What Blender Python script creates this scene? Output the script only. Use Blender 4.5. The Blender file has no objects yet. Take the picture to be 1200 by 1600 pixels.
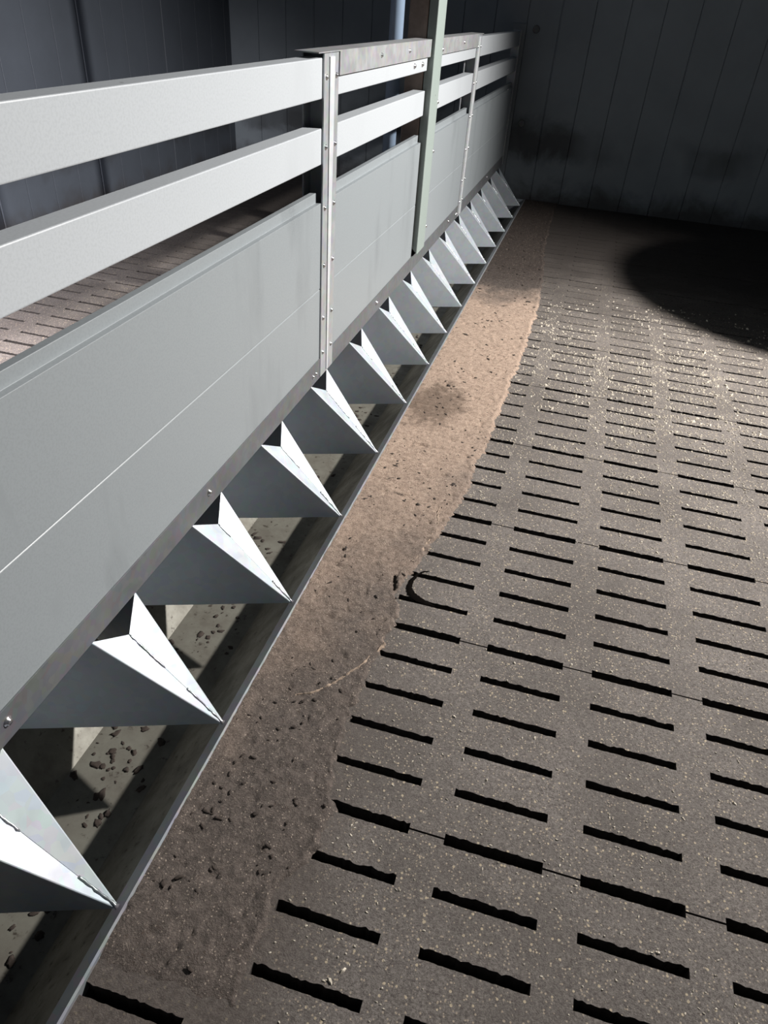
import bpy, bmesh, math, random
from mathutils import Vector, Matrix, Euler, noise as mn

random.seed(7)
S = bpy.context.scene
C = S.collection
PI = math.pi

# ------------------------------------------------------------------ helpers
def link(o, parent=None):
    C.objects.link(o)
    if parent is not None:
        o.parent = parent
    return o

def mesh_obj(name, verts, faces, mat, parent=None, mats=None, fmat=None, smooth=False):
    me = bpy.data.meshes.new(name)
    me.from_pydata(verts, [], faces)
    for m in (mats or [mat]):
        me.materials.append(m)
    if fmat is not None:
        me.polygons.foreach_set('material_index', fmat)
    if smooth:
        me.polygons.foreach_set('use_smooth', [True] * len(me.polygons))
    me.update()
    return link(bpy.data.objects.new(name, me), parent)

def bm_obj(name, bm, mat, parent=None, smooth=False):
    me = bpy.data.meshes.new(name)
    bmesh.ops.recalc_face_normals(bm, faces=bm.faces[:])
    bm.to_mesh(me)
    bm.free()
    me.materials.append(mat)
    if smooth:
        me.polygons.foreach_set('use_smooth', [True] * len(me.polygons))
    return link(bpy.data.objects.new(name, me), parent)

def tag(o, label=None, cat=None, group=None, kind=None):
    if label: o['label'] = label
    if cat: o['category'] = cat
    if group: o['group'] = group
    if kind: o['kind'] = kind
    return o

def thing(name, loc, label, cat, group=None):
    o = link(bpy.data.objects.new(name, None))
    o.location = loc
    o.empty_display_size = .1
    return tag(o, label, cat, group)

def bevel(o, w, seg=2, ang=30):
    m = o.modifiers.new('bevel', 'BEVEL')
    m.width = w; m.segments = seg; m.limit_method = 'ANGLE'; m.angle_limit = math.radians(ang)
    return o

def add_box(bm, x0, x1, y0, y1, z0, z1):
    v = [bm.verts.new(p) for p in ((x0,y0,z0),(x1,y0,z0),(x1,y1,z0),(x0,y1,z0),(x0,y0,z1),(x1,y0,z1),(x1,y1,z1),(x0,y1,z1))]
    for f in ((0,3,2,1),(4,5,6,7),(0,1,5,4),(1,2,6,5),(2,3,7,6),(3,0,4,7)):
        bm.faces.new([v[i] for i in f])

def box(name, x0, x1, y0, y1, z0, z1, mat, parent=None, bv=.0015):
    bm = bmesh.new(); add_box(bm, x0, x1, y0, y1, z0, z1)
    o = bm_obj(name, bm, mat, parent)
    if bv: bevel(o, bv)
    return o

def extrude_y(name, prof, y0, y1, mat, parent=None, bv=0, closed=True):
    """prof: list of (x,z); a prism along Y"""
    bm = bmesh.new()
    a = [bm.verts.new((x, y0, z)) for x, z in prof]
    b = [bm.verts.new((x, y1, z)) for x, z in prof]
    n = len(prof)
    for i in range(n if closed else n - 1):
        j = (i + 1) % n
        bm.faces.new((a[i], a[j], b[j], b[i]))
    if closed:
        bm.faces.new(a); bm.faces.new(b[::-1])
    o = bm_obj(name, bm, mat, parent)
    if bv: bevel(o, bv)
    return o

def extrude_z(name, prof, z0, z1, mat, parent=None, bv=0):
    bm = bmesh.new()
    a = [bm.verts.new((x, y, z0)) for x, y in prof]
    b = [bm.verts.new((x, y, z1)) for x, y in prof]
    n = len(prof)
    for i in range(n):
        j = (i + 1) % n
        bm.faces.new((a[i], a[j], b[j], b[i]))
    bm.faces.new(a[::-1]); bm.faces.new(b)
    o = bm_obj(name, bm, mat, parent)
    if bv: bevel(o, bv)
    return o

def local(o, origin):
    """shift mesh data so that a part keeps its world place under a thing at origin"""
    o.data.transform(Matrix.Translation(-Vector(origin)))
    return o

def fbm(x, y, z=0., oct_=4):
    s, a, f = 0., 1., 1.
    for _ in range(oct_):
        s += a * mn.noise((x * f, y * f, z * f)); a *= .5; f *= 2.03
    return s

def sstep(a, b, x):
    t = max(0., min(1., (x - a) / (b - a)))
    return t * t * (3 - 2 * t)

# ------------------------------------------------------------------ materials
class NT:
    def __init__(s, name):
        s.m = bpy.data.materials.new(name); s.m.use_nodes = True
        s.t = s.m.node_tree; s.n = s.t.nodes; s.l = s.t.links
        s.b = s.n['Principled BSDF']
        s.co = s.n.new('ShaderNodeNewGeometry').outputs['Position']
    def set(s, **k):
        for a, v in k.items():
            s.b.inputs[a.replace('_', ' ')].default_value = v
    def mapping(s, scale=(1,1,1), loc=(0,0,0)):
        n = s.n.new('ShaderNodeMapping'); n.inputs['Scale'].default_value = scale; n.inputs['Location'].default_value = loc
        s.l.new(s.co, n.inputs['Vector']); return n.outputs[0]
    def noise(s, scale, detail=4, rough=.55, vec=None, dist=0):
        n = s.n.new('ShaderNodeTexNoise'); n.inputs['Scale'].default_value = scale; n.inputs['Detail'].default_value = detail
        n.inputs['Roughness'].default_value = rough; n.inputs['Distortion'].default_value = dist
        s.l.new(vec or s.co, n.inputs['Vector']); return n.outputs['Fac']
    def voro(s, scale, out='Distance', vec=None):
        n = s.n.new('ShaderNodeTexVoronoi'); n.inputs['Scale'].default_value = scale
        s.l.new(vec or s.co, n.inputs['Vector']); return n.outputs[out]
    def ramp(s, fac, a, b, c0=(0,0,0,1), c1=(1,1,1,1)):
        n = s.n.new('ShaderNodeValToRGB')
        n.color_ramp.elements[0].position = a; n.color_ramp.elements[1].position = b
        n.color_ramp.elements[0].color = c0; n.color_ramp.elements[1].color = c1
        s.l.new(fac, n.inputs[0]); return n.outputs[0]
    def rng(s, val, a, b, c=0., d=1.):
        n = s.n.new('ShaderNodeMapRange'); n.interpolation_type = 'SMOOTHSTEP'
        for i, v in zip((1,2,3,4), (a,b,c,d)): n.inputs[i].default_value = v
        s.l.new(val, n.inputs[0]); return n.outputs[0]
    def math(s, op, a, b=None):
        n = s.n.new('ShaderNodeMath'); n.operation = op; n.use_clamp = False
        for i, v in enumerate((a, b)):
            if v is None: continue
            if isinstance(v, (int, float)): n.inputs[i].default_value = v
            else: s.l.new(v, n.inputs[i])
        return n.outputs[0]
    def mix(s, fac, a, b, mode='MIX'):
        n = s.n.new('ShaderNodeMix'); n.data_type = 'RGBA'; n.blend_type = mode
        for sock, v in ((n.inputs[0], fac), (n.inputs[6], a), (n.inputs[7], b)):
            if isinstance(v, (int, float)): sock.default_value = v
            elif isinstance(v, tuple): sock.default_value = v if len(v) == 4 else v + (1,)
            else: s.l.new(v, sock)
        return n.outputs[2]
    def xyz(s):
        n = s.n.new('ShaderNodeSeparateXYZ'); s.l.new(s.co, n.inputs[0]); return n.outputs
    def color(s, c):
        s.l.new(c, s.b.inputs['Base Color'])
    def bump(s, h, strength=.5, dist=.002, prev=None):
        n = s.n.new('ShaderNodeBump'); n.inputs['Strength'].default_value = strength; n.inputs['Distance'].default_value = dist
        s.l.new(h, n.inputs['Height'])
        if prev is not None: s.l.new(prev, n.inputs['Normal'])
        s.l.new(n.outputs[0], s.b.inputs['Normal']); return n.outputs[0]

def mat_galv(name, base, metallic, rough, dark=.75):
    t = NT(name)
    a = t.noise(9, 5, .6); v = t.voro(70, 'Color')
    c = t.mix(t.ramp(a, .35, .68), tuple(x * dark for x in base), base)
    c = t.mix(.10, c, v, 'SOFT_LIGHT')
    t.color(c)
    t.l.new(t.rng(t.noise(30, 4), .3, .7, rough - .06, rough + .1), t.b.inputs['Roughness'])
    t.set(Metallic=metallic)
    return t.m

M_GALV = mat_galv('galvanised_sheet', (.43, .47, .51), .2, .46, .90)
M_POST = mat_galv('galvanised_post', (.40, .415, .43), .35, .36, .88)
M_RIB_LIT = mat_galv('lit_rib_zinc', (.62, .64, .66), .25, .35, .92)  # brighter zinc that paints the light on the post rib
M_RIM = mat_galv('galvanised_rim', (.23, .24, .255), .3, .4, .9)
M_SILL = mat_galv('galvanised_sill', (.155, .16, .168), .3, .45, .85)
M_CAP  = mat_galv('galvanised_cap', (.36, .365, .375), .3, .42, .85)
M_SCREW = mat_galv('screw_steel', (.72, .73, .75), .9, .22)
M_WELD = mat_galv('weld_metal', (.62, .65, .68), .8, .28, .5)

def mat_pvc(name, base, spots=.35, rough=.42):
    t = NT(name)
    st = t.mapping((1.0, 1.0, .28))
    n1 = t.noise(7, 6, .6, st); n2 = t.noise(260, 2, .6)
    c = t.mix(t.ramp(n1, .56, .80), base, tuple(x * (1 - spots) for x in base))
    c = t.mix(t.ramp(n2, .45, .62), c, tuple(x * .93 for x in base))
    # fly specks: rare small dots
    v = t.voro(26); r = t.voro(26, 'Color')
    sp = t.math('MULTIPLY', t.math('LESS_THAN', v, .075), t.math('GREATER_THAN', r, .80))
    c = t.mix(t.math('MULTIPLY', sp, .75), c, (.06, .06, .055))
    t.color(c); t.set(Roughness=rough)
    t.bump(n2, .08, .001)
    return t.m

M_RAIL = mat_pvc('grey_plastic_rail', (.43, .455, .48), .10)
M_PANEL = mat_pvc('grey_plastic_plank', (.245, .268, .283), .35)
M_GREEN = mat_pvc('greenish_plastic_post', (.27, .315, .295), .2)

def mat_wall(name, base, dark_marks=True):
    t = NT(name)
    x, y, z = t.xyz()
    c = t.mix(t.ramp(t.noise(2.2, 5, .6), .35, .7), base, tuple(v * .8 for v in base))
    if dark_marks:
        # patchy darker band low on the wall, irregular in outline, and a darker foot
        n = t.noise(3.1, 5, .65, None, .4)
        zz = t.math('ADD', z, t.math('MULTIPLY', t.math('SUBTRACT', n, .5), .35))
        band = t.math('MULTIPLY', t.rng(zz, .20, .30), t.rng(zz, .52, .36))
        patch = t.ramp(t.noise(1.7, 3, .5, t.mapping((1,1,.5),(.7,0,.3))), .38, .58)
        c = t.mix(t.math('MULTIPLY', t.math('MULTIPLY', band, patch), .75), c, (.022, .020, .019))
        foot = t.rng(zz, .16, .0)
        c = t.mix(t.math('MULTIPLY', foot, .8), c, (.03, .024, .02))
    t.color(c); t.set(Roughness=.6)
    t.bump(t.noise(90, 3), .15, .002)
    return t.m

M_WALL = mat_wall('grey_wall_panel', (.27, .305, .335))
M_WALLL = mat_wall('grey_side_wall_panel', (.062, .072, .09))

def mat_floor():
    t = NT('slatted_concrete')
    x, y, z = t.xyz()
    c = t.mix(t.ramp(t.noise(4, 6, .6), .35, .65), (.155, .136, .122), (.255, .226, .206))
    c = t.mix(t.ramp(t.noise(260, 5, .8), .38, .62), c, (.085, .071, .063))
    # aggregate
    v = t.voro(210); r = t.voro(210, 'Color')
    ag = t.math('MULTIPLY', t.math('LESS_THAN', v, .30), t.math('GREATER_THAN', r, .62))
    c = t.mix(t.math('MULTIPLY', ag, .75), c, (.44, .36, .27))
    v2 = t.voro(120, 'Distance', t.mapping((1,1,1),(3.1,2.2,0))); r2 = t.voro(120, 'Color', t.mapping((1,1,1),(3.1,2.2,0)))
    ag2 = t.math('MULTIPLY', t.math('LESS_THAN', v2, .24), t.math('GREATER_THAN', r2, .74))
    c = t.mix(t.math('MULTIPLY', ag2, .8), c, (.56, .46, .32))
    # manure along the trough and towards the dunging end, with shade painted in there
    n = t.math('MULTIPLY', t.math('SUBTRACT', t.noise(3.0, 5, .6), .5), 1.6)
    manure_shade = t.rng(t.math('ADD', y, t.math('MULTIPLY', n, .8)), 2.3, 3.8)
    c = t.mix(t.math('MULTIPLY', manure_shade, .92), c, (.019, .013, .010))
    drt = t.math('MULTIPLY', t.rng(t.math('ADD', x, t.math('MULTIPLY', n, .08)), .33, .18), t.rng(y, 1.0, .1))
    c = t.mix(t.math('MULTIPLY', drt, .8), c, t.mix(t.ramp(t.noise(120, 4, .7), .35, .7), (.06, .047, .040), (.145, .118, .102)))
    t.color(c); t.set(Roughness=.82)
    b = t.bump(t.noise(400, 5, .8), .9, .004)
    t.bump(t.noise(45, 4, .6), .35, .006, b)
    return t.m
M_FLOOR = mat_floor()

def mat_plain(name, c, rough=.8, var=.5, scale=60, metallic=0, bump=.3):
    t = NT(name)
    n = t.noise(scale, 5, .65)
    t.color(t.mix(t.ramp(n, .32, .68), c, tuple(v * (1 - var) for v in c)))
    t.set(Roughness=rough, Metallic=metallic)
    if bump: t.bump(n, bump, .004)
    return t.m
M_PIT = mat_plain('slurry_pit', (.012, .010, .009), .9)
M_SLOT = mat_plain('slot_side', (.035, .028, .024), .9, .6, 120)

def mat_cake():
    t = NT('dried_feed_layer')
    x, y, z = t.xyz()
    n1 = t.noise(5, 6, .65); n2 = t.noise(70, 6, .75); n3 = t.noise(300, 4, .75)
    dry = t.mix(t.ramp(n2, .30, .68), (.20, .135, .10), (.47, .345, .265))
    dry = t.mix(t.ramp(n3, .52, .70), dry, (.62, .49, .38))
    old = t.mix(t.ramp(n2, .32, .70), (.052, .041, .035), (.165, .132, .114))
    old = t.mix(t.ramp(n3, .58, .72), old, (.32, .265, .22))
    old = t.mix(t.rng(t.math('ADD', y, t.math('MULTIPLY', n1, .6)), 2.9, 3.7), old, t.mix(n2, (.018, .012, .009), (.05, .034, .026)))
    # outline of the fresher, drier spill: irregular, following (x, y)
    e = t.math('ADD', t.math('ADD', y, t.math('MULTIPLY', x, -1.6)), t.math('MULTIPLY', t.math('SUBTRACT', n1, .5), 1.3))
    fresh = t.math('MULTIPLY', t.rng(e, .05, 1.35), t.rng(t.math('ADD', y, t.math('MULTIPLY', n1, .8)), 3.45, 3.05))
    c = t.mix(fresh, old, dry)
    vg = t.voro(230); rg = t.voro(230, 'Color')
    c = t.mix(t.math('MULTIPLY', t.math('MULTIPLY', t.math('LESS_THAN', vg, .28), t.math('GREATER_THAN', rg, .72)), .6), c, (.50, .41, .33))
    # dark moist patch and dung flecks
    px = t.math('MULTIPLY', t.math('SUBTRACT', x, .08), 8); py = t.math('MULTIPLY', t.math('SUBTRACT', y, 1.70), 5)
    d = t.math('ADD', t.math('MULTIPLY', px, px), t.math('MULTIPLY', py, py))
    d = t.math('ADD', d, t.math('MULTIPLY', t.math('SUBTRACT', t.noise(24, 5, .7), .5), 2.6))
    c = t.mix(t.math('MULTIPLY', t.rng(d, 1.0, .1), .72), c, (.10, .066, .045))
    c = t.mix(t.ramp(t.noise(90, 5, .8, None, .4), .60, .68), c, (.075, .050, .038))
    c = t.mix(t.ramp(t.noise(23, 5, .8, None, .6), .62, .70), c, (.065, .044, .034))
    t.color(c); t.set(Roughness=.88)
    b = t.bump(n2, .7, .006)
    t.bump(n3, 1.0, .004, b)
    return t.m
M_CAKE = mat_cake()
M_CRUST = mat_plain('pale_feed_crust', (.40, .30, .225), .9, .75, 110, 0, .8)
M_HOLLOW_SHADE = mat_plain('hollow_shade', (.006, .005, .0045), 1, .4, 120, 0, 0)  # black for the shade inside the hollow and slit
M_HOLLOW_SHADE.node_tree.nodes['Principled BSDF'].inputs['Specular IOR Level'].default_value = 0
M_GRAIN = mat_plain('pale_feed_grains', (.64, .57, .47), .8, .45, 45, 0, 0)
M_CLOD = mat_plain('dark_dung_clods', (.045, .032, .025), .9, .5, 120)
M_TROUGH = None
def mat_basin():
    t = NT('dirty_trough_sheet')
    n = t.noise(14, 6, .65); n2 = t.noise(120, 3, .6)
    c = t.mix(t.ramp(n, .35, .65), (.20, .195, .165), (.13, .12, .10))
    c = t.mix(t.ramp(t.noise(55, 4, .7), .60, .68), c, (.06, .05, .04))
    t.color(c); t.set(Metallic=.25)
    t.l.new(t.rng(n, .3, .7, .42, .62), t.b.inputs['Roughness'])
    t.bump(n2, .1, .001)
    return t.m
M_BASIN = mat_basin()
M_WOOD = mat_plain('brown_timber', (.32, .255, .215), .7, .35, 25)
M_PIPE = mat_plain('blue_grey_pipe', (.30, .39, .52), .38, .1, 8, 0, 0)
M_CASTER = mat_plain('dark_plastic', (.03, .03, .032), .6, .3, 12, 0, 0)

# ------------------------------------------------------------------ setting: floor
ZF = -.010
YB = 4.95
def slat_floor(name, x0, x1, y0, y1, xs, pitch_x, slot_len, yrow, pitch_y, joint_mod, seed):
    """concrete slats: a top with real slots, slot sides going down 0.09 m, hairline joints every fifth row"""
    rnd = random.Random(seed)
    cells = []                              # (xa, xb, is_slot)
    k = math.floor((x0 - xs) / pitch_x) - 1
    edges = []
    while True:
        a = xs + k * pitch_x; b = a + slot_len
        k += 1
        if a > x1: break
        a2, b2 = max(a, x0), min(b, x1)
        if b2 - a2 > .02: edges.append((a2, b2))
    X = [x0]; slot = []
    cur = x0
    for a, b in edges:
        if a - cur > 1e-4:
            X.append(a); slot.append(False)
        n = max(2, int((b - a) / .0056))
        for i in range(n):
            X.append(a + (b - a) * (i + 1) / n); slot.append(True)
        cur = b
    if x1 - cur > 1e-4:
        X.append(x1); slot.append(False)
    rows = []
    r = math.ceil((y0 + .02 - yrow) / pitch_y)
    while yrow + r * pitch_y < y1 - .02:
        rows.append((yrow + r * pitch_y, (r - joint_mod) % 5 == 0)); r += 1
    V, F, FM = [], [], []
    def vert(p): V.append(p); return len(V) - 1
    def face(idx, m=0): F.append(idx); FM.append(m)
    nx = len(X)
    prev = [vert((x, y0, ZF)) for x in X]
    hw = .0078
    for yc, joint in rows:
        lo, hi = [], []
        wide = 1.25 if joint else 1.0
        caked = sstep(.9, 2.2, yc); shut = sstep(2.0, 3.2, yc)         # slots further in are ragged with dung at their edges
        for i, x in enumerate(X):
            inside = (i > 0 and slot[i-1]) or (i < nx - 1 and slot[i])
            end = inside and not (i > 0 and slot[i-1] and i < nx-1 and slot[i])
            j = 0 if end else 1
            a = rnd.uniform(-.0006, .0006) * j
            fz = fbm(x * 55, yc * 31, seed * 3.1, 3)
            b = (rnd.uniform(-.0020, .0010) + .0020 * fz - caked * (.0018 + abs(rnd.gauss(0, .0026)) + .004 * max(0, fz)) - shut * .0075) * j
            lo.append(vert((x, yc - hw * wide + a, ZF)))
            hi.append(vert((x, yc + hw * wide + max(b, -.0142), ZF)))
        for i in range(nx - 1):
            face((prev[i], prev[i+1], lo[i+1], lo[i]))
        D = .09
        for i in range(nx - 1):
            if slot[i]:
                p, q, s_, u = lo[i], lo[i+1], hi[i+1], hi[i]
                pd, qd, sd, ud = [vert((V[v][0], V[v][1], ZF - D)) for v in (p, q, s_, u)]
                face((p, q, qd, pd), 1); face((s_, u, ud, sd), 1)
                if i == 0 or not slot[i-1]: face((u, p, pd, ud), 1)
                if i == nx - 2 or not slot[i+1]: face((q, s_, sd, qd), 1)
            elif joint:
                a = [vert((X[i], yc - .0016, ZF)), vert((X[i+1], yc - .0016, ZF)), vert((X[i+1], yc + .0016, ZF)), vert((X[i], yc + .0016, ZF))]
                d = [vert((V[v][0], V[v][1], ZF - .03)) for v in a]
                face((lo[i], lo[i+1], a[1], a[0])); face((a[3], a[2], hi[i+1], hi[i]))
                face((a[0], a[1], d[1], d[0]), 1); face((a[2], a[3], d[3], d[2]), 1); face((d[0], d[1], d[2], d[3]), 1)
            else:
                face((lo[i], lo[i+1], hi[i+1], hi[i]))
        prev = hi
    last = [vert((x, y1, ZF)) for x in X]
    for i in range(nx - 1):
        face((prev[i], prev[i+1], last[i+1], last[i]))
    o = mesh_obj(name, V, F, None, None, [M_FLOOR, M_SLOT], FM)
    tag(o, kind='structure')
    return o

XS, PX, SL, YR, PY = 0.41855, 0.21321, 0.15555, 0.07426, 0.08649
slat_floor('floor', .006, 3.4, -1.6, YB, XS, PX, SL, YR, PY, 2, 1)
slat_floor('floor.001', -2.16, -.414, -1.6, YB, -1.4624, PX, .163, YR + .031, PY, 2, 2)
tag(box('floor.002', -2.3, 3.5, -1.7, YB + .1, -.52, -.45, M_PIT, None, 0), kind='structure')

# walls of upright tongue-and-groove panels (grooves are real)
def plank_wall(name, along, a0, a1, fixed, z0, z1, pitch, off, sign, mat, thick=.06):
    """along 'x' or 'y'; faces towards sign on the other axis"""
    g, dp = .0035, .006
    pts = [(a0, 0)]
    k = math.ceil((a0 + .01 - off) / pitch)
    while off + k * pitch < a1 - .01:
        s = off + k * pitch; w = g * (1.7 if k % 4 == 0 else .8)
        pts += [(s - w, 0), (s, -dp), (s + w, 0)]; k += 1
    pts += [(a1, 0), (a1, -thick), (a0, -thick)]
    prof = []
    for s, d in pts:
        f = fixed + sign * d
        prof.append((s, f) if along == 'x' else (f, s))
    o = extrude_z(name, prof, z0, z1, mat)
    return tag(o, kind='structure')
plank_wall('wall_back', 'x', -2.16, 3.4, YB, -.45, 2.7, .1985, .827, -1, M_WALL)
plank_wall('wall_left', 'y', -1.6, YB, -2.16, -.45, 2.7, .1985, .1, 1, M_WALLL)
plank_wall('wall_right', 'y', -1.6, YB, 3.4, -.45, 2.7, .1985, .1, -1, M_WALLL)

# ------------------------------------------------------------------ caked feed beside the trough
LIP = [(-.16,.205),(-.018,.205),(.041,.206),(.09,.199),(.139,.228),(.179,.239),(.246,.234),(.326,.210),(.409,.206),(.52,.205),(.60,.212),(.625,.216),(.682,.221),(.74,.222),(.765,.205),(.80,.205),(.86,.212),(.90,.226),
       (1.035,.246),(1.162,.271),(1.264,.284),(1.385,.276),(1.49,.297),(1.658,.291),(1.75,.297),(1.955,.302),(1.989,.299),(2.1,.312),(2.3,.318),(2.638,.319),(2.896,.316),(3.3,.29),(3.8,.25),(4.95,.22)]
def lip(y):
    for (a, xa), (b, xb) in zip(LIP, LIP[1:]):
        if y <= b:
            t = (y - a) / (b - a); return xa + (xb - xa) * t
    return LIP[-1][1]
def build_cake():
    y0, y1, dy, ns = -.083, YB - .004, .0046, 62
    ny = int((y1 - y0) / dy)
    V, F = [], []
    for j in range(ny + 1):
        y = y0 + (y1 - y0) * j / ny
        L = lip(y) + .010 * fbm(y * 14, 3.3, 0, 3) + .007 * fbm(y * 60, 9.1, 0, 4)
        thick = .0042 + .0012 * sstep(.2, 1.0, y)
        for i in range(ns + 1):
            s = i / ns
            x = .0062 + (L - .0062) * (1 - (1 - s) ** 1.25)
            h = thick * (1 + .35 * fbm(x * 9, y * 9, 1.7, 3)) + .0016 * fbm(x * 60, y * 60, 4.2, 3) + .0016 * max(0, mn.noise((x * 150, y * 150, 1.1))) + .0008 * mn.noise((x * 190, y * 170, 7.1))
            pit = fbm(x * 38 + 5, y * 30, 8.8, 3)
            h -= .0055 * sstep(.42, .70, pit)
            h += .0035 * sstep(.55, .9, fbm(x * 26, y * 26, 2.1, 3))
            h = max(h, .0010)
            h += .0035 * sstep(.05, .0, x) * sstep(1.6, .7, y)
            edge = sstep(1.0, .90, s) * sstep(y0, y0 + .05 + .02 * fbm(x * 30, 0, 0, 2), y)
            ridge = .003 * sstep(.80, .93, s) * sstep(1.0, .95, s) * (.3 + abs(fbm(y * 12, 1.1, 0, 3)))
            z = ZF - .003 + (h + .003 + ridge) * edge
            # scraped slit and the hoof hollow by the slot end
            d1 = abs(x - .187 + .27 * (y - .804)) / .0055; d2 = abs(y - .804) / .028
            if d1 < 1 and d2 < 1: z = ZF + .0004
            V.append((x, y, z))
    w = ns + 1
    for j in range(ny):
        for i in range(ns):
            a = j * w + i
            F.append((a, a + 1, a + 1 + w, a + w))
    o = mesh_obj('feed_layer', V, F, M_CAKE, smooth=True)
    tag(o, 'uneven layer of dried brown feed mash caked on the floor along the trough', 'feed mash', kind='stuff')
    return V
CV = build_cake()

def blob_mesh(items, sub=2):
    """one mesh of many irregular lumps: items (x,y,z,size,flat,rot)"""
    base = bmesh.new(); bmesh.ops.create_icosphere(base, subdivisions=sub, radius=1)
    bv = [v.co.copy() for v in base.verts]; bf = [tuple(v.index for v in f.verts) for f in base.faces]; base.free()
    V, F = [], []
    for n, (x, y, z, sz, flat, asp, rot) in enumerate(items):
        o = len(V); c, s = math.cos(rot), math.sin(rot)
        for v in bv:
            k = 1 + .8 * mn.noise(v * 1.5 + Vector((n * 3.17, n * 1.3, 0))) + .35 * mn.noise(v * 3.7 + Vector((n * 1.7, 0, n)))
            px, py, pz = v.x * sz * k * asp, v.y * sz * k, v.z * sz * k * flat
            V.append((x + px * c - py * s, y + px * s + py * c, z + pz))
        F += [tuple(i + o for i in f) for f in bf]
    return V, F

# crust line: pale dried ridge inside the layer's edge
def tube_strip(pts, w, h, jit, rnd):
    V, F = [], []
    n = len(pts)
    for i, (x, y, z) in enumerate(pts):
        a = pts[max(i-1,0)]; b = pts[min(i+1,n-1)]
        d = Vector((b[0]-a[0], b[1]-a[1], 0)).normalized(); p = Vector((-d.y, d.x, 0))
        ww = w * (.25 + 1.3 * rnd.random() ** 1.6) * min(1, .25 + 4*min(i, n-1-i)/n)
        hh = h * (.6 + .7 * rnd.random())
        for t in (-1, -.5, 0, .5, 1):
            q = Vector((x, y, z)) + p * ww * t + d * rnd.uniform(-jit, jit)
            q.z += hh * (1 - t*t) - (.003 if abs(t) == 1 else 0)
            V.append(tuple(q))
    for i in range(n-1):
        for t in range(4):
            a = i*5+t; F.append((a, a+1, a+6, a+5))
    return V, F
def crust(name, path, w, h, label, mat, zoff=.0035):
    rnd = random.Random(len(path) * 17 + int(w*1e4))
    pts = []
    for (x0_, y0_), (x1_, y1_) in zip(path, path[1:]):
        m = max(2, int(math.hypot(x1_-x0_, y1_-y0_) / .004))
        for i in range(m):
            t = i / m; x = x0_+(x1_-x0_)*t; y = y0_+(y1_-y0_)*t
            pts.append((x + .004*fbm(y*40, x*40, 0, 2), y + .004*fbm(y*40, x*40, 5, 2), ZF + zoff))
    V, F = tube_strip(pts, w, h, .001, rnd)
    return tag(mesh_obj(name, V, F, mat, smooth=True), label, 'feed crust', kind='stuff')
crust('feed_crust', [(.094,.432),(.117,.448),(.15,.481),(.18,.535),(.203,.585),(.215,.616),(.198,.64)], .0055, .003, 'short pale curved ridge of dried feed left of the slots, nearest the camera', M_CRUST)
crust('feed_crust', [(.20,.875),(.21,.90),(.22,.96),(.234,1.042),(.221,1.10),(.222,1.139),(.25,1.169)], .0042, .003, 'pale winding ridge of dried feed in the tan layer beyond the dark hollow', M_CRUST)
# shade in the slot-end hollow and the slit, painted as flat black strips
def crescent(name, ctl, label):
    V, F = [], []; r = random.Random(4); P_ = []
    for (x0_, y0_, w0), (x1_, y1_, w1) in zip(ctl, ctl[1:]):
        for i in range(8):
            t = i / 8; P_.append((x0_+(x1_-x0_)*t, y0_+(y1_-y0_)*t, w0+(w1-w0)*t))
    n = len(P_)
    for i, (x, y, w) in enumerate(P_):
        a = P_[max(i-1,0)]; b = P_[min(i+1,n-1)]; d = Vector((b[0]-a[0], b[1]-a[1], 0)).normalized(); p = Vector((-d.y, d.x, 0))
        for t in (-1, -.4, .4, 1):
            q = Vector((x, y, ZF + .0012 + (.0012 if abs(t) < 1 else 0))) + p * (w * t + (r.uniform(-.0012, .0012) if abs(t) == 1 else 0))
            V.append(tuple(q))
    for i in range(n-1):
        for t in range(3):
            a = i*4+t; F.append((a, a+1, a+5, a+4))
    return tag(mesh_obj(name, V, F, M_HOLLOW_SHADE, smooth=True), label, 'dung', kind='stuff')
crescent('shade_crescent', [(.252,.872,.0008),(.238,.866,.002),(.226,.848,.0038),(.220,.825,.0055),(.220,.803,.0068),(.229,.784,.0085),(.250,.772,.0085),(.272,.765,.0055),(.292,.760,.0008)], 'black crescent painted for the shade in the hollow round a floor slot end')
crescent('shade_slit', [(.1805,.831,.003),(.184,.815,.0046),(.188,.798,.0042),(.192,.779,.003)], 'short black strip painted for the shade in a slit of the tan feed')

# dung clods lying on the layer and dark feed rests in the trough
def scatter_clods():
    r = random.Random(3); it = []
    while len(it) < 520:
        y = r.uniform(-.1, 3.4) if r.random() < .8 else r.uniform(3.2, 4.9)
        x = r.uniform(.012, lip(max(y, -.1)) - .01)
        if fbm(x*9, y*6, 3.3, 3) < .02 and r.random() < .85: continue
        sz = r.uniform(.0009, .0028) * (1.8 if r.random() < .06 else 1) * (1 + .5*sstep(1.5,3.5,y))
        it.append((x, y, ZF + .0058, sz, .5, r.uniform(1, 2.8), r.uniform(0, PI)))
    V, F = blob_mesh(it)
    tag(mesh_obj('dung_crumbs', V, F, M_CLOD, smooth=True), 'small dark crumbs of dung sprinkled over the brown feed layer', 'dung', kind='stuff')
scatter_clods()

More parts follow.
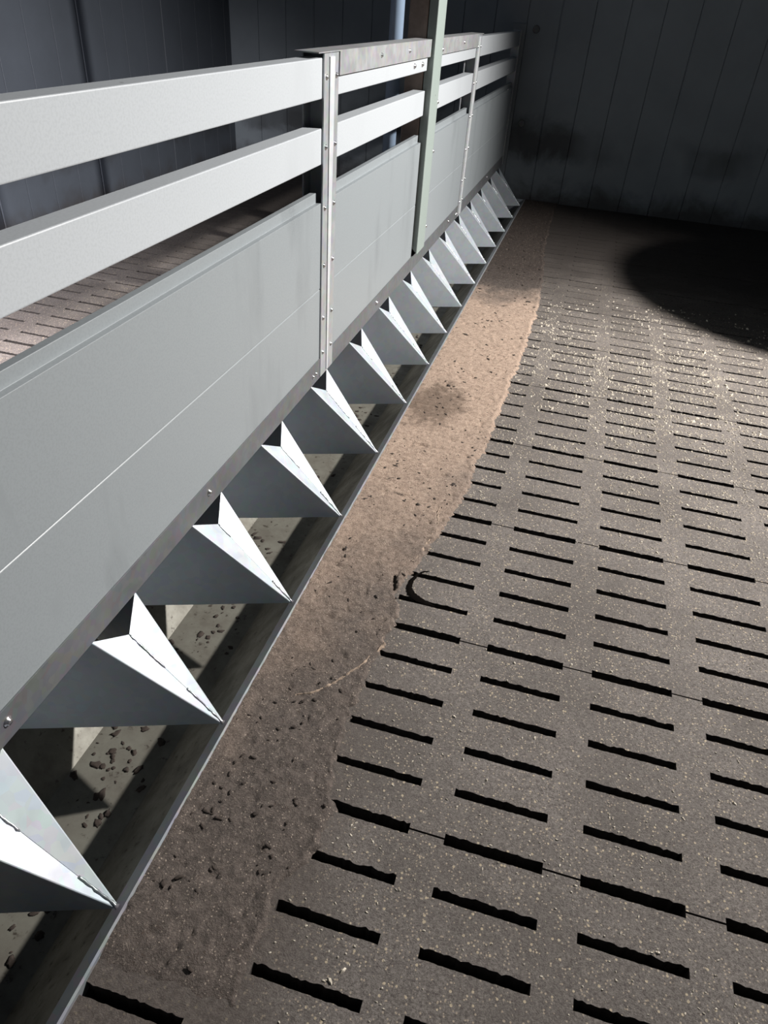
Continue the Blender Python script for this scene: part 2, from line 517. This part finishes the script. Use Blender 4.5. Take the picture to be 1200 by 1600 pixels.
def scatter_grains():
    r = random.Random(11); V, F = [], []
    def in_slot(x, y):
        fy = (y - YR) / PY; dy = abs(fy - round(fy)) * PY
        fx = ((x - XS) / PX) % 1 * PX
        return dy < .011 and -.002 < fx < SL + .002
    n = 0
    while n < 11000:
        y = r.uniform(-.4, 3.3); x = r.uniform(.2, 2.1)
        if x < lip(y) + .004: continue
        dens = .16 + 1.0*math.exp(-((y-2.0)/.75)**2) * math.exp(-((x-.85)/.55)**2)
        cl = fbm(x*7, y*7, .5, 3)
        dens *= (.25 + 1.5*sstep(-.35, .6, cl)) * sstep(3.25, 2.5, y)
        # spilled feed gathers on the far lips of the slots
        fy = ((y - YR)/PY) % 1
        if y > 1: dens *= 2.2 if .09 < fy < .36 else .6
        if r.random() > dens or in_slot(x, y): continue
        big = sstep(.9, 2.2, y)
        sz = r.uniform(.0010, .0021) * (1 + 1.5*big*r.random()**1.5)
        if r.random() < .03: sz *= 1.6
        rot = r.uniform(0, 2*PI); asp = r.uniform(1, 2.2); o = len(V); m = 5
        for k in range(m):
            a = rot + 2*PI*k/m; q = sz*r.uniform(.6, 1.15)
            u, v = math.cos(a-rot)*q*asp, math.sin(a-rot)*q
            V.append((x + u*math.cos(rot) - v*math.sin(rot), y + u*math.sin(rot) + v*math.cos(rot), ZF - .0002))
        for k in range(m):
            a, b, _ = V[o+k]; t = .55
            V.append((x + (a-x)*t, y + (b-y)*t, ZF + sz*r.uniform(.5, 1.0)))
        for k in range(m):
            j = (k+1) % m; F.append((o+k, o+j, o+m+j, o+m+k))
        F.append(tuple(o+m+k for k in range(m)))
        n += 1
    tag(mesh_obj('feed_grains', V, F, M_GRAIN), 'pale feed grains spilled over the slatted concrete floor', 'feed grains', kind='stuff')
scatter_grains()

# ------------------------------------------------------------------ feeding trough
RY = [0, .331, .660, .991, 1.318, 1.65, 1.978, 2.300, 2.624, 2.958, 3.301, 3.635, 3.982, 4.345, 4.700]
TO = Vector((-.205, 2.0, -.15))
trough = thing('feeding_trough', TO, 'long galvanised feed trough let into the floor under the grey partition, with wedge-shaped dividers', 'trough')
prof = [(.0045,-.10),(.0045,-.007),(.0015,-.0045),(-.0135,-.0155),(-.126,-.15),(-.283,-.15),(-.3955,-.0155),(-.4105,-.0045),(-.4135,-.007),(-.4135,-.10)]
bm = bmesh.new()
ys = [-1.2, YB - .02]
A = [bm.verts.new((x, ys[0], z)) for x, z in prof]; B = [bm.verts.new((x, ys[1], z)) for x, z in prof]
for i in range(len(prof) - 1): bm.faces.new((A[i], A[i+1], B[i+1], B[i]))
bmesh.ops.recalc_face_normals(bm, faces=bm.faces[:])
basin = bm_obj('basin', bm, M_BASIN, trough); local(basin, TO)
so = basin.modifiers.new('sheet', 'SOLIDIFY'); so.thickness = .002; so.offset = 0
# rim: bright folded edges, one per side
for sx in (1, -1):
    c0 = -.2045
    pr = [(.0064,-.030),(.0062,-.0026),(.0034,.0008),(-.0142,-.0112),(-.0146,-.0126),(.0030,-.0022)]
    pr = [(x if sx == 1 else 2*c0 - x, z) for x, z in pr]
    r_ = extrude_y('rim', pr, -1.2, YB - .02, M_RIM, trough); local(r_, TO)
for ye in (-1.2, YB - .022):
    bm = bmesh.new()
    v = [bm.verts.new((x, ye, z)) for x, z in prof[2:8]]
    bm.faces.new(v)
    e_ = bm_obj('end_plate', bm, M_GALV, trough); local(e_, TO)
    s2 = e_.modifiers.new('sheet', 'SOLIDIFY'); s2.thickness = .002

def divider_mesh():
    """wedge seen in plan as a rhombus: tip on either rim, widest under the partition; sloping top of two folded lips"""
    bm = bmesh.new()
    def V(*p): return bm.verts.new(p)
    cx = -.2045
    H, tip = .2045, -.004
    def yo(x): return .0025 + .339 * (-x + tip)
    for s in (1, -1):                       # near / far side plate
        def pt(x, z): return V(x, -s * yo(x), z)
        Rr = V(tip, -s*.0025, .001)
        N1 = pt(-.187, H); M1 = pt(-.222, H)
        L1 = pt(-.385, .012); L0 = pt(-.385, -.015); N0 = pt(-.187, -.0075)
        bm.faces.new((Rr, N1, M1, L1, L0, N0))
        # lips folded inwards along the sloping top edge, cut back in a V towards the partition
        Rm = V(tip, -s*.0002, .0005); P2 = V(-.164, -s*.0004, .168)
        bm.faces.new((Rr, Rm, P2, N1))
    me = bpy.data.meshes.new('divider')
    bmesh.ops.recalc_face_normals(bm, faces=bm.faces[:])
    bm.to_mesh(me); bm.free()
    me.materials.append(M_GALV)
    return me

def weld_mesh(seed, t0, t1, tipblob):
    """one continuous, uneven bead along the seam of the two lips"""
    r = random.Random(seed)
    a = Vector((-.164, 0, .168)); b = Vector((-.004, 0, .0012))
    d = (b - a).normalized(); up = Vector((d.z, 0, -d.x)); up = up if up.z > 0 else -up; sd = Vector((0, 1, 0))
    n = max(6, int((t1 - t0) * 46)); V, F = [], []
    for i in range(n + 1):
        q = a.lerp(b, t0 + (t1 - t0) * i / n)
        w = r.uniform(.0010, .0024) * (.35 if i in (0, n) and not tipblob else 1)
        if tipblob: w = max(w, .0042 * sstep(.90, 1, i / n))
        off = sd * r.uniform(-.0005, .0005)
        for k in range(7):
            g = 2 * PI * k / 7
            V.append(tuple(q + off + sd * math.cos(g) * w * 1.15 + up * (math.sin(g) * w * .75 + .0006)))
    for i in range(n):
        for k in range(7):
            F.append((i*7+k, i*7+(k+1) % 7, i*7+7+(k+1) % 7, i*7+7+k))
    F.append(tuple(range(7))[::-1]); F.append(tuple(n*7 + k for k in range(7)))
    me = bpy.data.meshes.new('weld_bead'); me.from_pydata(V, [], F); me.materials.append(M_WELD)
    me.polygons.foreach_set('use_smooth', [True]*len(me.polygons)); return me
DM = divider_mesh()
WM = [(weld_mesh(i, 0, .16 + .07 * i, False), weld_mesh(i + 9, .72 - .04 * i, 1, True)) for i in range(5)]
for k, y in enumerate(RY):
    d = link(bpy.data.objects.new('divider', DM), trough)
    d.location = Vector((0, y, 0)) - TO
    d.modifiers.new('bend', 'BEVEL').width = .0018
    d.modifiers['bend'].segments = 2; d.modifiers['bend'].limit_method = 'ANGLE'
    s3 = d.modifiers.new('sheet', 'SOLIDIFY'); s3.thickness = .002; s3.offset = -1
    for wm in WM[(k * 2 + 1) % 5]: link(bpy.data.objects.new('weld_bead', wm), d)
# feed rests on the trough bottom
r = random.Random(5); it = []
for y, n, xm in ((.30, 26, -.235), (.26, 14, -.19), (.66, 22, -.2), (.99, 16, -.22), (1.3, 14, -.2), (1.75, 18, -.2), (2.1, 18, -.19), (2.5, 16, -.2), (0, 16, -.2), (3.1, 20, -.2), (3.8, 20, -.2)):
    for _ in range(n):
        it.append((min(-.14, max(-.272, r.gauss(xm, .035))), r.gauss(y, .055), -.1485, r.uniform(.0012, .0068), .22, r.uniform(1, 2.2), r.uniform(0, PI)))
V, F = blob_mesh(it)
tag(mesh_obj('feed_rests', V, F, M_CLOD, smooth=True), 'dark lumps of old feed left on the bottom of the trough', 'feed rests', kind='stuff')

# ------------------------------------------------------------------ pen partition
PO = Vector((-.205, 1.36, .205))
part = thing('pen_partition', PO, 'light grey plastic plank and rail partition standing over the feed trough, held by galvanised posts', 'partition')
def P(o): return local(o, PO)
X0, X1 = -.184, -.222
segs = [(-1.2, 1.312), (1.402, 2.335), (2.445, 3.285), (3.372, 4.90)]
for a, b in segs:
    P(extrude_y('plank', [(X0,.225),(X0,.4488),(X0-.0015,.4505),(X1+.0015,.4505),(X1,.4488),(X1,.225)], a, b, M_PANEL, part, .0006))
    P(extrude_y('plank', [(X0-.0015,.4510),(X0,.4522),(X0,.6565),(-.1955,.6565),(-.1955,.6785),(-.2095,.6785),(-.2095,.6565),(X1,.6565),(X1,.4522),(X1+.0015,.4510)], a, b, M_PANEL, part, .0008))
    P(box('rail', -.226, -.1845, a, b, .740, .8145, M_RAIL, part, .002))
    P(box('rail', -.226, -.1845, a, b, .872, .9485, M_RAIL, part, .002))
# sill channel under the planks
P(extrude_y('sill', [(-.1815,.2065),(-.1815,.262),(-.1838,.262),(-.1838,.2088),(-.2238,.2088),(-.2238,.262),(-.2262,.262),(-.2262,.2065)], -1.2, 4.9, M_SILL, part, .0004))

def screw_mesh(r0=.0050, h=.0040):
    """hex-flanged screw head, axis +X"""
    bm = bmesh.new()
    def ring(n, r, x, ph=0): return [bm.verts.new((x, r*math.cos(2*PI*i/n+ph), r*math.sin(2*PI*i/n+ph))) for i in range(n)]
    n = 12
    a = ring(n, r0*1.25, 0); b = ring(n, r0*1.25, h*.22); c = ring(n, r0*.85, h*.34); d = ring(n, r0*.78, h*.9); e = ring(n, r0*.5, h*1.05)
    for p, q in ((a,b),(b,c),(c,d),(d,e)):
        for i in range(n): bm.faces.new((p[i], p[(i+1)%n], q[(i+1)%n], q[i]))
    bm.faces.new(e)
    bmesh.ops.recalc_face_normals(bm, faces=bm.faces[:])
    me = bpy.data.meshes.new('screw'); bm.to_mesh(me); bm.free(); me.materials.append(M_SCREW)
    me.polygons.foreach_set('use_smooth', [True]*len(me.polygons))
    return me
SM = screw_mesh(); BM_ = screw_mesh(.0062, .0050)
def screw(parent, x, y, z, origin, me=SM, name='screw'):
    o = link(bpy.data.objects.new(name, me), parent); o.location = Vector((x, y, z)) - Vector(origin); return o

def h_post(y0, zb, zt):
    """H section: folded front flange with a raised rib, web, rear flange"""
    f = [(-.1800,0),(-.1800,.097),
         (-.1830,.097),(-.1830,.060),(-.2275,.060),(-.2275,.097),(-.2315,.097),(-.2315,0),(-.2275,0),(-.2275,.042),(-.1815,.042),(-.1835,.030),(-.1838,0)]
    return P(extrude_z('post', [(x, y0 + y) for x, y in f], zb, zt, M_POST, part, .0006))
def lit_rib(y0, parent):
    """rib down the flange middle, painted brighter as if catching light, tapering downwards"""
    bm = bmesh.new(); rows = []
    for z, w in ((.215, .006), (.45, .014), (.70, .023), (.950, .030)):
        c = y0 + .046
        rows.append([bm.verts.new(q) for q in ((-.1802, c - w/2 - .001, z), (-.1775, c - w/2, z), (-.1765, c + w/2, z), (-.1802, c + w/2 + .001, z))])
    for p, q in zip(rows, rows[1:]):
        for i in range(3): bm.faces.new((p[i], p[i+1], q[i+1], q[i]))
    bm.faces.new(rows[0]); bm.faces.new(rows[-1][::-1])
    o = bm_obj('lit_rib', bm, M_RIB_LIT, parent); o.data.transform(Matrix.Translation(-PO)); return o
for y0 in (1.312, 3.282):
    h = h_post(y0, .208, .958)
    lit_rib(y0, h)
    for z in (.913, .775, .643, .507, .371, .275):
        screw(h, -.1800, y0 + .015, z, PO); screw(h, -.1800, y0 + .080, z, PO)
    for dy in (-.03, -.052):
        screw(h, -.1815, y0 + dy, .236 - .006, PO, SM, 'screw')
# end post by the back wall
P(box('end_post', -.230, -.1795, 4.855, 4.885, .208, .955, M_POST, part, .001))
P(box('end_bracket', -.245, -.165, 4.938, 4.949, .10, .985, M_PANEL, part, .001))
# cap angle over the top rail between the two posts
for ya, yb, yc, yd in ((1.268, 2.343, 1.408, 2.343), (2.445, 3.40, 2.445, 3.277)):
    bm = bmesh.new()
    add_box(bm, -.2320, -.1768, ya, yb, .9582, .9605)
    add_box(bm, -.1792, -.1768, yc, yd, .912, .9582)
    bmesh.ops.remove_doubles(bm, verts=bm.verts[:], dist=.0001)
    c_ = P(bm_obj('cap_angle', bm, M_CAP, part))
for y in (1.748, 2.05, 2.938): screw(c_, -.1770, y, .938, PO)
for y in (2.155, 2.262):
    screw(part, -.1840, y, .894, PO, BM_)
for y in (.082, .667, 1.86, 3.05, 4.2):
    screw(part, -.1815, y, .238, PO, BM_, 'bolt')
screw(part, -.1840, 4.62, .655, PO, BM_)

# ------------------------------------------------------------------ tall green-grey post
GO = Vector((-.2, 2.39, .29))
gp = thing('tall_post', GO, 'tall greenish grey plastic post screwed to the partition, its end above the trough', 'post')
f = [(-.1960,2.350),(-.1665,2.350),(-.1645,2.353),(-.1645,2.463),(-.1665,2.478),(-.1800,2.500),(-.1835,2.500),(-.1835,2.440),(-.1960,2.440)]
bm = bmesh.new()
a = [bm.verts.new((x, y, .272 + (.028 if x < -.17 and y < 2.36 else 0))) for x, y in f]; b = [bm.verts.new((x, y, 2.55)) for x, y in f]
for i in range(len(f)): bm.faces.new((a[i], a[(i+1)%len(f)], b[(i+1)%len(f)], b[i]))
bm.faces.new(b)
o = local(bm_obj('profile', bm, M_GREEN, gp), GO); bevel(o, .003, 3)
s4 = o.modifiers.new('wall', 'SOLIDIFY'); s4.thickness = .003; s4.offset = -1
for z in (.346, .612, .771, .929):
    screw(gp, -.168, 2.481, z, GO, BM_)
for z in (1.25, 1.7, 2.2):
    screw(gp, -.168, 2.481, z, GO, BM_)

# brown timber standing on the cap behind it
t_ = box('timber_post', -.262, -.1985, 2.349, 2.440, .2095, 2.55, M_WOOD, None, .003)
tag(t_, 'brown timber upright in the partition, rising behind the tall greenish post', 'timber')

# ------------------------------------------------------------------ pipe in the left pen
bm = bmesh.new()
bmesh.ops.create_cone(bm, cap_ends=True, segments=32, radius1=.029, radius2=.029, depth=2.45)
bmesh.ops.translate(bm, verts=bm.verts[:], vec=(0, 0, 1.225))
PIO = Vector((-.480, 3.02, .10))
pipe = thing('water_pipe', PIO, 'vertical blue-grey pipe behind the partition, left of the tall greenish post', 'pipe')
o = bm_obj('tube', bm, M_PIPE, pipe, True)
for p_ in o.data.polygons: p_.use_smooth = len(p_.vertices) == 4
for z in (.9 - .1, 1.9):
    bm = bmesh.new(); bmesh.ops.create_cone(bm, cap_ends=True, segments=32, radius1=.033, radius2=.033, depth=.03)
    bmesh.ops.translate(bm, verts=bm.verts[:], vec=(0, 0, z - .5 if z < 1 else z))
    bevel(bm_obj('collar', bm, M_PIPE, pipe), .003)
bm = bmesh.new(); bmesh.ops.create_cone(bm, cap_ends=True, segments=24, radius1=.010, radius2=.006, depth=.12)
bmesh.ops.translate(bm, verts=bm.verts[:], vec=(0, 0, -.06)); bm_obj('drinker_spout', bm, M_SCREW, pipe)

# wall bolts at the end of the partition
for z, w in ((.962, 'upper of the two round bolts on the back wall right of the partition end'), (.450, 'lower of the two round bolts on the back wall right of the partition end')):
    bt = thing('wall_bolt', (-.103, YB, z), w, 'bolt', 'wall bolts at the partition end')
    bm = bmesh.new(); bmesh.ops.create_cone(bm, cap_ends=True, segments=24, radius1=.022, radius2=.019, depth=.006)
    bmesh.ops.rotate(bm, verts=bm.verts[:], matrix=Matrix.Rotation(PI/2, 3, 'X')); bmesh.ops.translate(bm, verts=bm.verts[:], vec=(0, -.003, 0))
    bm_obj('washer', bm, M_SILL, bt)
    bm = bmesh.new(); bmesh.ops.create_cone(bm, cap_ends=True, segments=6, radius1=.009, radius2=.009, depth=.008)
    bmesh.ops.rotate(bm, verts=bm.verts[:], matrix=Matrix.Rotation(PI/2, 3, 'X')); bmesh.ops.translate(bm, verts=bm.verts[:], vec=(0, -.010, 0))
    bm_obj('bolt_head', bm, M_SILL, bt)

# ------------------------------------------------------------------ light
def spot(name, loc, to, watt, ang, blend, rad, col):
    l = bpy.data.lights.new(name, 'SPOT'); l.energy = watt; l.spot_size = math.radians(ang); l.spot_blend = blend
    l.shadow_soft_size = rad; l.color = col
    o = link(bpy.data.objects.new(name, l)); o.location = loc
    o.rotation_euler = (Vector(to) - Vector(loc)).to_track_quat('-Z', 'Y').to_euler()
    return o
spot('work_lamp', (2.8, 2.5, 2.5), (.6, 1.8, .2), 1450, 98, 1, .06, (1, .97, .93))
spot('side_pen_lamp', (-1.0, .2, 1.25), (-1.9, 1.5, .2), 480, 80, 1, .1, (.97, .95, 1))
spot('side_pen_floor_fill', (-1.25, .95, 1.9), (-1.35, 1.15, 0), 230, 46, 1, .1, (1, .90, .90))  # second side spot, added to brighten the pen floor

# unseen round body added on the right to throw the large soft floor shadow
HO = Vector((2.27, 3.03, 1.17))
hp = thing('shadow_caster', HO, 'unseen dark round body on a rod, added at the right to cast the floor shadow', 'shadow caster')
def lathe(name, prof, mat, parent, n=48):
    bm = bmesh.new(); rings = []
    for rr, z in prof: rings.append([bm.verts.new((rr*math.cos(2*PI*i/n), rr*math.sin(2*PI*i/n), z)) for i in range(n)])
    for p, q in zip(rings, rings[1:]):
        for i in range(n): bm.faces.new((p[i], p[(i+1)%n], q[(i+1)%n], q[i]))
    bm.faces.new(rings[0][::-1]); bm.faces.new(rings[-1])
    return bm_obj(name, bm, mat, parent, True)
lathe('caster_body', [(.06,.0),(.46,.05),(.49,.07),(.49,.12),(.48,.13)], M_CASTER, hp)
lathe('caster_top', [(.50,.131),(.50,.145),(.26,.17),(.03,.18)], M_CASTER, hp)
lathe('caster_stub', [(.055,-.12),(.055,.0)], M_CASTER, hp, 24)
lathe('caster_rod', [(.012,.18),(.012,1.5)], M_SCREW, hp, 12)
W = bpy.data.worlds.new('world'); S.world = W; W.use_nodes = True
bg = W.node_tree.nodes['Background']; bg.inputs[0].default_value = (.62, .78, 1, 1); bg.inputs[1].default_value = .04

# ------------------------------------------------------------------ camera
pitch, yaw, roll = 0.94375846, 0.22865536, 0.0806391
cam = bpy.data.cameras.new('camera'); co = link(bpy.data.objects.new('camera', cam))
R = Matrix.Rotation(yaw, 4, 'Z') @ Matrix.Rotation(pitch, 4, 'X') @ Matrix.Rotation(roll, 4, 'Z')
co.matrix_world = Matrix.Translation((.42341564, -.37969762, 1.06231660)) @ R
cam.sensor_fit = 'VERTICAL'; cam.sensor_height = 36; cam.lens = 1107.4457 / 1600 * 36
cam.clip_start = .02; cam.clip_end = 50
S.camera = co
S.view_settings.view_transform = 'Standard'; S.view_settings.look = 'None'
S.view_settings.gamma = 1; S.view_settings.use_curve_mapping = False
S.view_settings.exposure = 0
